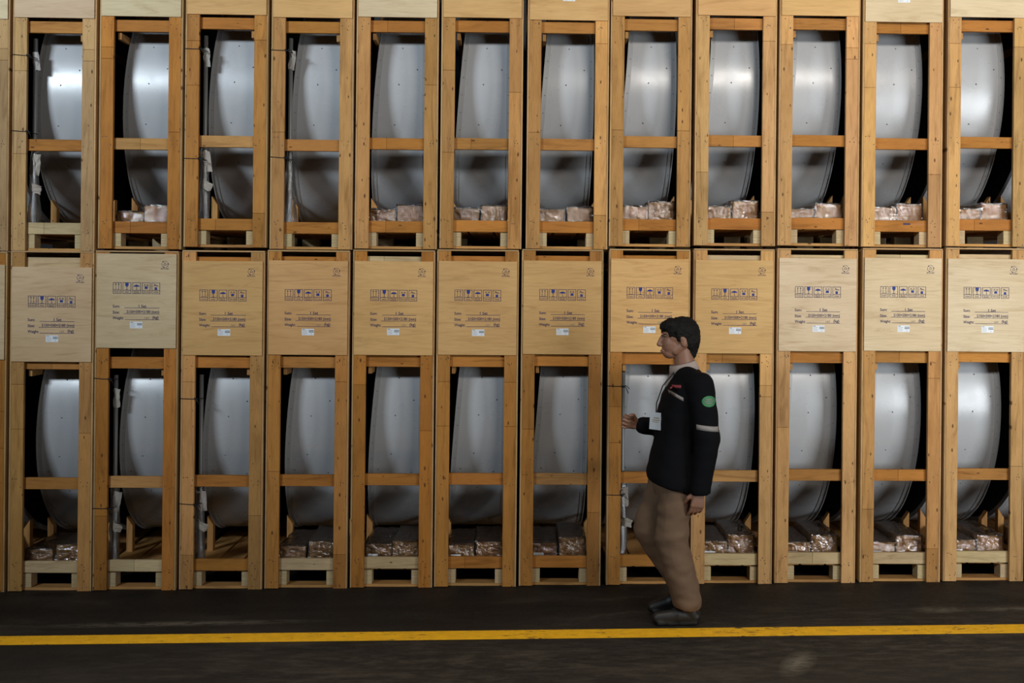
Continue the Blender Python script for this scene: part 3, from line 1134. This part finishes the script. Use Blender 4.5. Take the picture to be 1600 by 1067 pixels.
class Blob:
    """closed shapes that are fused into one skin by a voxel remesh"""

    def __init__(self):
        self.m = MB()

    def cone(self, p0, r0, p1, r1, n=20, flat=1.0, side=(0, 1, 0)):
        p0, p1 = Vector(p0), Vector(p1)
        d = (p1 - p0)
        L = d.length
        d.normalize()
        s = Vector(side)
        a = (s - d * s.dot(d)).normalized()
        c = d.cross(a)
        vs_, fs = [], []
        prof = []
        for k in range(1, 6):
            q = math.pi / 2 * (1 - k / 5)
            prof.append((-r0 * math.sin(q), r0 * math.cos(q)))
        for k in range(0, 5):
            q = math.pi / 2 * k / 5
            prof.append((L + r1 * math.sin(q), r1 * math.cos(q)))
        for (t, rr) in prof:
            for i in range(n):
                g = 2 * math.pi * i / n
                vs_.append(p0 + d * t + (a * math.cos(g) * flat + c * math.sin(g)) * rr)
        A = len(vs_)
        vs_ += [p0 - d * r0, p1 + d * r1]
        for j in range(len(prof) - 1):
            for i in range(n):
                fs.append((j * n + i, j * n + (i + 1) % n, (j + 1) * n + (i + 1) % n, (j + 1) * n + i))
        e = (len(prof) - 1) * n
        for i in range(n):
            fs.append((A, (i + 1) % n, i))
            fs.append((A + 1, e + i, e + (i + 1) % n))
        self.m.add(vs_, fs)

    def chain(self, pts, rs, **k):
        for i in range(len(pts) - 1):
            self.cone(pts[i], rs[i], pts[i + 1], rs[i + 1], **k)

    def ell(self, c, r, rot=(0, 0, 0), n=20):
        from mathutils import Euler
        E_ = Euler(rot).to_matrix()
        c = Vector(c)
        vs_, fs = [], []
        h = n // 2
        for j in range(1, h):
            ph = math.pi * j / h
            for i in range(n):
                g = 2 * math.pi * i / n
                vs_.append(c + E_ @ Vector((r[0] * math.sin(ph) * math.cos(g), r[1] * math.sin(ph) * math.sin(g), r[2] * math.cos(ph))))
        A = len(vs_)
        vs_ += [c + E_ @ Vector((0, 0, r[2])), c - E_ @ Vector((0, 0, r[2]))]
        for j in range(h - 2):
            for i in range(n):
                fs.append((j * n + i, (j + 1) * n + i, (j + 1) * n + (i + 1) % n, j * n + (i + 1) % n))
        e = (h - 2) * n
        for i in range(n):
            fs.append((A, i, (i + 1) % n))
            fs.append((A + 1, e + (i + 1) % n, e + i))
        self.m.add(vs_, fs)

    def loft(self, rings, n=32, pw=2.4):
        """rings: (x, y, z, half depth in x, half width in y)"""
        vs_, fs = [], []
        for (x, y, z, rx, ry) in rings:
            for i in range(n):
                g = 2 * math.pi * i / n
                c_, s_ = math.cos(g), math.sin(g)
                vs_.append((x + rx * math.copysign(abs(c_) ** (2 / pw), c_), y + ry * math.copysign(abs(s_) ** (2 / pw), s_), z))
        for j in range(len(rings) - 1):
            for i in range(n):
                fs.append((j * n + i, j * n + (i + 1) % n, (j + 1) * n + (i + 1) % n, (j + 1) * n + i))
        fs.append(tuple(range(n))[::-1])
        e = (len(rings) - 1) * n
        fs.append(tuple(e + i for i in range(n)))
        self.m.add(vs_, fs)

    def fuse(self, name, mat, voxel, smooth=4, wrinkle=None):
        me = self.m.mesh(name)
        bm = bmesh.new()
        bm.from_mesh(me)
        bmesh.ops.recalc_face_normals(bm, faces=bm.faces)
        bm.to_mesh(me)
        bm.free()
        ob = bpy.data.objects.new(name, me)
        COL.objects.link(ob)
        rm = ob.modifiers.new('r', 'REMESH')
        rm.mode = 'VOXEL'
        rm.voxel_size = voxel
        if smooth:
            sm = ob.modifiers.new('s', 'SMOOTH')
            sm.factor = 0.5
            sm.iterations = smooth
        dg = bpy.context.evaluated_depsgraph_get()
        out = bpy.data.meshes.new_from_object(ob.evaluated_get(dg))
        bpy.data.objects.remove(ob)
        if wrinkle:
            nrm = [v.normal.copy() for v in out.vertices]
            pos = [v.co.copy() for v in out.vertices]
            flat_co = []
            for p_, n_ in zip(pos, nrm):
                flat_co += list(p_ + n_ * wrinkle(p_))
            out.vertices.foreach_set('co', flat_co)
        out.name = name
        out.materials.clear()
        out.materials.append(mat)
        out.polygons.foreach_set('use_smooth', [True] * len(out.polygons))
        out.update()
        return out


PX, PYY = 0.975, -0.72
person = empty('person', (PX, PYY, 0))
tag(person, 'person in a black jacket and khaki trousers walking past the lower crates', 'person')

# joints (the person walks towards -X, the left side is towards the camera)
HIP = Vector((-0.035, 0, 0.90))
SHL, ELL, WRL = Vector((0.085, -0.19, 1.365)), Vector((0.115, -0.235, 1.075)), Vector((0.075, -0.225, 0.80))
SHR, ELR, WRR = Vector((0.045, 0.185, 1.36)), Vector((0.030, 0.215, 1.075)), Vector((-0.225, 0.10, 1.115))
LEG_L = [Vector((-0.030, -0.095, 0.88)), Vector((-0.070, -0.10, 0.49)), Vector((0.015, -0.095, 0.10))]
LEG_R = [Vector((-0.045, 0.095, 0.88)), Vector((-0.175, 0.09, 0.51)), Vector((0.030, 0.09, 0.135))]

B = Blob()
# head in profile, chin towards -X
hx = -0.012
B.ell((hx + 0.012, 0, 1.655), (0.098, 0.076, 0.095))
B.ell((hx - 0.030, 0, 1.600), (0.066, 0.060, 0.082))
B.ell((hx - 0.048, 0, 1.545), (0.042, 0.042, 0.032))
B.cone((hx - 0.02, 0.036, 1.56), 0.026, (hx + 0.03, 0.052, 1.60), 0.024)
B.cone((hx - 0.02, -0.036, 1.56), 0.026, (hx + 0.03, -0.052, 1.60), 0.024)
B.cone((hx - 0.094, 0, 1.640), 0.010, (hx - 0.112, 0, 1.598), 0.013)     # nose
B.ell((hx - 0.104, 0, 1.593), (0.014, 0.019, 0.010))
B.ell((hx - 0.088, 0, 1.563), (0.012, 0.022, 0.007))
B.ell((hx - 0.086, 0, 1.551), (0.012, 0.020, 0.008))
for s in (-1, 1):
    B.ell((hx - 0.080, s * 0.030, 1.664), (0.016, 0.026, 0.008))         # brow
    B.ell((hx + 0.022, s * 0.078, 1.615), (0.020, 0.008, 0.032), (0, R(-12), 0))   # ear
    B.ell((hx + 0.015, s * 0.082, 1.632), (0.016, 0.007, 0.014))
B.chain([(0.035, 0, 1.40), (0.020, 0, 1.52), (0.005, 0, 1.60)], [0.064, 0.058, 0.056])
# trunk
B.loft([(-0.04, 0, 0.80, 0.09, 0.15), (-0.04, 0, 0.92, 0.10, 0.155), (-0.02, 0, 1.05, 0.095, 0.14), (0.0, 0, 1.2, 0.105, 0.155), (0.03, 0, 1.33, 0.10, 0.17), (0.045, 0, 1.41, 0.07, 0.13), (0.04, 0, 1.45, 0.05, 0.06)])
for L_ in (LEG_L, LEG_R):
    B.chain(L_, [0.082, 0.055, 0.040])
B.chain([SHL, ELL, WRL], [0.055, 0.042, 0.029])
B.chain([SHR, ELR, WRR], [0.055, 0.042, 0.029])


def hand(B, wrist, fwd, across, palm_n, curl, thumb_curl=0.5, sc=1.0):
    """palm and five fingers: fwd runs to the knuckles, across to the thumb side, palm_n is where the palm faces"""
    f, a, p = Vector(fwd).normalized(), Vector(across).normalized(), Vector(palm_n).normalized()
    w = Vector(wrist)
    k0 = w + f * 0.088 * sc
    for q in (-0.030, -0.010, 0.010, 0.030):
        B.cone(w + f * 0.012 + a * q * 0.55, 0.0150 * sc, k0 + a * q, 0.0125 * sc)
    for q, ln, cu in ((0.031, 0.072, 0.9), (0.0105, 0.080, 1.0), (-0.0105, 0.074, 1.1), (-0.031, 0.058, 1.2)):
        pos, ang, rr = k0 + a * q, 0.18, 0.0098 * sc
        for seg, fr in enumerate((0.45, 0.31, 0.24)):
            ang += curl * cu * (0.55, 0.8, 0.5)[seg]
            d = f * math.cos(ang) + p * math.sin(ang) + a * q * 1.2
            nx = pos + d * ln * fr * sc
            B.cone(pos, rr, nx, rr * 0.90, n=12)
            pos, rr = nx, rr * 0.90
    t0 = w + f * 0.022 + a * 0.022 + p * 0.006
    t1 = t0 + (f * 0.6 + a * 0.65 + p * 0.35).normalized() * 0.042 * sc
    t2 = t1 + (f * 0.85 + a * 0.15 + p * (0.2 + thumb_curl)).normalized() * 0.032 * sc
    t3 = t2 + (f * 0.9 - a * 0.1 + p * (0.2 + thumb_curl)).normalized() * 0.026 * sc
    B.cone(t0, 0.0165 * sc, t1, 0.0125 * sc, n=12)
    B.cone(t1, 0.0118 * sc, t2, 0.0105 * sc, n=12)
    B.cone(t2, 0.0105 * sc, t3, 0.0088 * sc, n=12)
    return k0


hand(B, WRL + Vector((-0.006, 0.0, -0.012)), (-0.12, 0, -1), (-1, -0.25, 0.12), (-0.25, 0.97, 0), 0.45)
hand(B, WRR + Vector((-0.012, -0.004, 0.004)), (-1, -0.2, 0.30), (0.28, -0.12, 1), (0.1, -1, -0.1), 1.75, 1.0)
obj('body', B.fuse('body', SKIN, 0.0042, 3), person)


def folds(amp, fz, seed, lo=None):
    o_ = Vector((seed * 3.3, seed * 1.9, seed * 7.7))

    def f(co):
        a_ = noise.noise(Vector((co.x * 5, co.y * 5, co.z * fz)) + o_)
        b_ = noise.noise(Vector((co.x * 14, co.y * 14, co.z * fz * 1.8)) + o_)
        return amp * (a_ + 0.5 * b_)
    return f


# jacket: trunk and both sleeves
B = Blob()
B.loft([(-0.052, 0, 0.800, 0.146, 0.222), (-0.050, 0, 0.84, 0.148, 0.224), (-0.035, 0, 0.95, 0.138, 0.205), (-0.015, 0, 1.08, 0.130, 0.188), (0.005, 0, 1.20, 0.136, 0.196),
        (0.025, 0, 1.30, 0.130, 0.200), (0.040, 0, 1.37, 0.112, 0.185), (0.045, 0, 1.42, 0.085, 0.130), (0.042, 0, 1.455, 0.066, 0.078)])
B.chain([SHL, ELL, WRL + Vector((0, 0, -0.005))], [0.082, 0.071, 0.058])
B.chain([SHR, ELR, WRR + Vector((0.02, 0.0, 0))], [0.080, 0.068, 0.050])
B.cone((0.03, -0.06, 1.40), 0.075, SHL, 0.078)
B.cone((0.03, 0.06, 1.40), 0.075, SHR, 0.078)
jack = B.fuse('jacket', JACKET, 0.008, 5, folds(0.007, 11, 1))
hem = []
for v in jack.vertices:
    c_ = v.co
    k_ = max(0.0, min(1.0, (0.95 - c_.z) / 0.15)) if c_.y > -0.215 or c_.x < -0.02 else 0.0
    z_ = c_.z - k_ * (c_.x + 0.12) * 0.22
    if c_.y < -0.15 and c_.x > 0.0:
        z_ = max(z_, 0.765)          # straight cuff
    hem += [c_.x, c_.y, z_]
jack.vertices.foreach_set('co', hem)
jack.update()
jo = obj('jacket', jack, person)
jo['label'] = 'black work jacket'
bvh_j = BVHTree.FromPolygons([v.co.copy() for v in jack.vertices], [tuple(p.vertices) for p in jack.polygons])

# trousers
B = Blob()
B.loft([(-0.045, 0, 0.74, 0.116, 0.165), (-0.045, 0, 0.82, 0.116, 0.168), (-0.04, 0, 0.95, 0.095, 0.150)])
B.chain([LEG_L[0] + Vector((0, 0, -0.02)), LEG_L[1], LEG_L[2] + Vector((0.005, 0, 0.035))], [0.100, 0.094, 0.084])
B.chain([LEG_R[0] + Vector((0, 0, -0.02)), LEG_R[1], LEG_R[2] + Vector((0.0, 0, 0.035))], [0.100, 0.094, 0.080])
tro = B.fuse('trousers', TROUSER, 0.008, 4, folds(0.010, 13, 4))
hem = []
for v in tro.vertices:      # straight cut cuffs
    c_ = v.co
    hem += [c_.x, c_.y, max(c_.z, (0.088 if c_.y < 0 else 0.118) - 0.25 * (c_.x - 0.02) * (1 if c_.y < 0 else -0.6))]
tro.vertices.foreach_set('co', hem)
tro.update()
obj('trousers', tro, person)['label'] = 'loose khaki trousers'


# shoes: sole and upper fused, toe towards -X
def shoe(ankle, pitch, ground):
    B = Blob()
    Rm = Matrix.Rotation(pitch, 4, 'Y')
    T_ = lambda x, y, z: Vector((ankle.x, ankle.y, 0)) + Vector((0, 0, ground)) + (Rm @ Vector((x + 0.16, y, z))) - Vector((0.16, 0, 0))
    B.cone(T_(0.045, 0, 0.045), 0.040, T_(-0.05, 0, 0.050), 0.046)
    B.cone(T_(-0.05, 0, 0.045), 0.044, T_(-0.165, 0, 0.036), 0.034)
    B.cone(T_(0.03, 0, 0.06), 0.044, T_(0.012, 0, 0.12), 0.046)
    for x0, r0, x1, r1 in ((0.052, 0.038, -0.04, 0.040), (-0.04, 0.040, -0.11, 0.047), (-0.11, 0.047, -0.165, 0.037)):
        for zz in (0.010, 0.020):
            B.cone(T_(x0, 0, zz), r0 * 0.26, T_(x1, 0, zz), r1 * 0.26)
            B.cone(T_(x0, 0.026, zz), 0.010, T_(x1, 0.030, zz), 0.010)
            B.cone(T_(x0, -0.026, zz), 0.010, T_(x1, -0.030, zz), 0.010)
    return B.fuse('shoe', SHOE, 0.006, 2)


sl = obj('shoe', shoe(LEG_L[2], 0.0, 0.001), person)
sr = obj('shoe', shoe(LEG_R[2] + Vector((-0.01, 0, 0)), R(-12), 0.010), person)

# hair: a rough cap over the crown and nape
B = Blob()
B.ell((hx + 0.022, 0, 1.672), (0.108, 0.088, 0.088))
B.ell((hx + 0.062, 0, 1.632), (0.070, 0.078, 0.085))
B.ell((hx - 0.050, 0, 1.712), (0.056, 0.066, 0.034), (0, R(-18), 0))
B.ell((hx - 0.078, 0, 1.694), (0.026, 0.056, 0.022))
B.cone((hx + 0.075, 0, 1.60), 0.052, (hx + 0.068, 0, 1.545), 0.040)
for s in (-1, 1):
    B.cone((hx - 0.008, s * 0.071, 1.665), 0.020, (hx - 0.004, s * 0.073, 1.622), 0.009)


def tufts(co):
    q = noise.noise(Vector((co.x * 30, co.y * 30, co.z * 14)))
    return 0.006 * q + 0.004 * noise.noise(co * 75)


obj('hair', B.fuse('hair', HAIRM, 0.0045, 1, tufts), person)['label'] = 'short black hair'

# shirt collar standing round the neck
m = MB()
n = 40
for i in range(n):
    pass
vs_, fs = [], []
for i in range(n):
    g = 2 * math.pi * i / n
    c_, s_ = math.cos(g), math.sin(g)
    lift = 0.018 * c_
    for (rr, zz) in ((0.066, 1.435), (0.071, 1.488), (0.075, 1.486), (0.088, 1.440)):
        vs_.append((0.026 + rr * c_ - (zz - 1.435) * 0.25, rr * 0.98 * s_, zz + lift))
for i in range(n):
    j = (i + 1) % n
    for k in range(4):
        q = (k + 1) % 4
        fs.append((i * 4 + k, j * 4 + k, j * 4 + q, i * 4 + q))
m.add(vs_, fs)
obj('shirt_collar', m.mesh('shirt_collar', True, [SHIRT]), person)
m = MB()     # shirt showing in the open neck
m.add([(-0.035, -0.055, 1.455), (-0.035, 0.055, 1.455), (-0.098, 0.0, 1.365), (-0.060, -0.035, 1.41), (-0.060, 0.035, 1.41),
       (-0.02, -0.055, 1.44), (-0.02, 0.055, 1.44), (-0.08, 0.0, 1.35)],
      [(0, 3, 4, 1), (3, 2, 4), (5, 6, 7), (0, 5, 7, 2, 3), (1, 4, 2, 7, 6), (0, 1, 6, 5)])
obj('shirt_front', m.mesh('shirt_front', False, [SHIRT]), person)


def patch(name, pts_fn, nu, nv, mat, lift=0.0025, frm=(0, -1, 0)):
    """thin cloth laid on the jacket: a grid dropped onto it along +Y"""
    m = MB()
    vs_, fs, bad = [], [], False
    for j in range(nv + 1):
        for i in range(nu + 1):
            x, z = pts_fn(i / nu, j / nv)
            hit = bvh_j.ray_cast(Vector((x, -1, z)), Vector((0, 1, 0)))
            y = hit[0].y if hit[0] else -0.2
            vs_.append((x, y - lift, z))
    N = len(vs_)
    vs_ += [(x, y + lift * 1.6, z) for x, y, z in vs_]
    w = nu + 1
    for j in range(nv):
        for i in range(nu):
            a = j * w + i
            fs += [(a, a + 1, a + w + 1, a + w), (N + a, N + a + w, N + a + w + 1, N + a + 1)]
    rim = [i for i in range(w)] + [j * w + nu for j in range(1, nv + 1)] + [nv * w + i for i in range(nu - 1, -1, -1)] + [j * w for j in range(nv - 1, 0, -1)]
    for a, c in zip(rim, rim[1:] + rim[:1]):
        fs.append((c, a, N + a, N + c))
    m.add(vs_, fs)
    return obj(name, m.mesh(name, True, [mat]), person)


def disc(cx, cz, rx, rz):
    def f(u, v):
        a, c = 2 * u - 1, 2 * v - 1
        return cx + rx * a * math.sqrt(1 - c * c / 2), cz + rz * c * math.sqrt(1 - a * a / 2)
    return f


def quad(p, q, r_, s_):
    p, q, r_, s_ = Vector(p), Vector(q), Vector(r_), Vector(s_)
    return lambda u, v: tuple((p.lerp(q, u)).lerp(s_.lerp(r_, u), v))


patch('sleeve_badge', disc(0.118, 1.292, 0.042, 0.031), 10, 10, GREEN)['label'] = 'green oval badge'
for k, (hw, dz) in enumerate(((0.022, 0.011), (0.030, 0.001), (0.022, -0.010))):
    patch('badge_lettering', quad((0.118 - hw, 1.290 + dz), (0.118 + hw, 1.290 + dz), (0.118 + hw, 1.2945 + dz), (0.118 - hw, 1.2945 + dz)), 4, 1, STRIPE, 0.0042)
patch('sleeve_stripe', quad((0.048, 1.136), (0.182, 1.122), (0.182, 1.150), (0.048, 1.164)), 12, 2, STRIPE)['label'] = 'grey reflective sleeve stripe'
patch('chest_lettering', quad((-0.085, 1.352), (-0.020, 1.358), (-0.020, 1.374), (-0.085, 1.368)), 6, 1, RED)['label'] = 'red lettering'
patch('chest_stripe', quad((-0.092, 1.330), (-0.012, 1.285), (-0.012, 1.305), (-0.092, 1.348)), 8, 1, STRIPE)
# identity card on a lanyard
m = MB()
m.box(-0.040, 0.040, -0.0015, 0.0015, -0.055, 0.045, 0.0006)
m.rect(-0.018, 0.010, 0.018, 0.016, -0.0018, 1)
m.rect(-0.024, -0.002, 0.024, 0.003, -0.0018, 1)
m.rect(-0.024, -0.012, 0.014, -0.008, -0.0018, 1)
cd = obj('identity_card', m.mesh('identity_card', mats=[CARDM, M['faint']]), person)
cd.location = (-0.150, -0.075, 1.165)
cd.rotation_euler = (0, R(4), R(-28))
m = MB()
m.tube([(-0.150, -0.074, 1.208), (-0.146, -0.055, 1.26), (-0.108, -0.045, 1.36), (-0.045, -0.060, 1.438)], 0.004, 6)
obj('lanyard', m.mesh('lanyard', True, [M['black']]), person)
# eyes and mouth
for s in (-1, 1):
    m = Blob()
    m.ell((hx - 0.079, s * 0.030, 1.648), (0.011, 0.012, 0.0055))
    obj('eye', m.m.mesh('eye', True, [EYEW]), person)
    m = Blob()
    m.ell((hx - 0.088, s * 0.031, 1.648), (0.006, 0.006, 0.006))
    obj('pupil', m.m.mesh('pupil', True, [M['black']]), person)
    m = MB()
    m.tube([(hx - 0.092, s * 0.014, 1.668), (hx - 0.090, s * 0.034, 1.673), (hx - 0.072, s * 0.054, 1.668)], [0.004, 0.0045, 0.002], 6)
    obj('eyebrow', m.mesh('eyebrow', True, [HAIRM]), person)
m = MB()
m.tube([(hx - 0.082, -0.024, 1.558), (hx - 0.098, -0.010, 1.559), (hx - 0.101, 0, 1.558), (hx - 0.098, 0.010, 1.559), (hx - 0.082, 0.024, 1.558)], 0.004, 6)
obj('mouth', m.mesh('mouth', True, [LIP]), person)
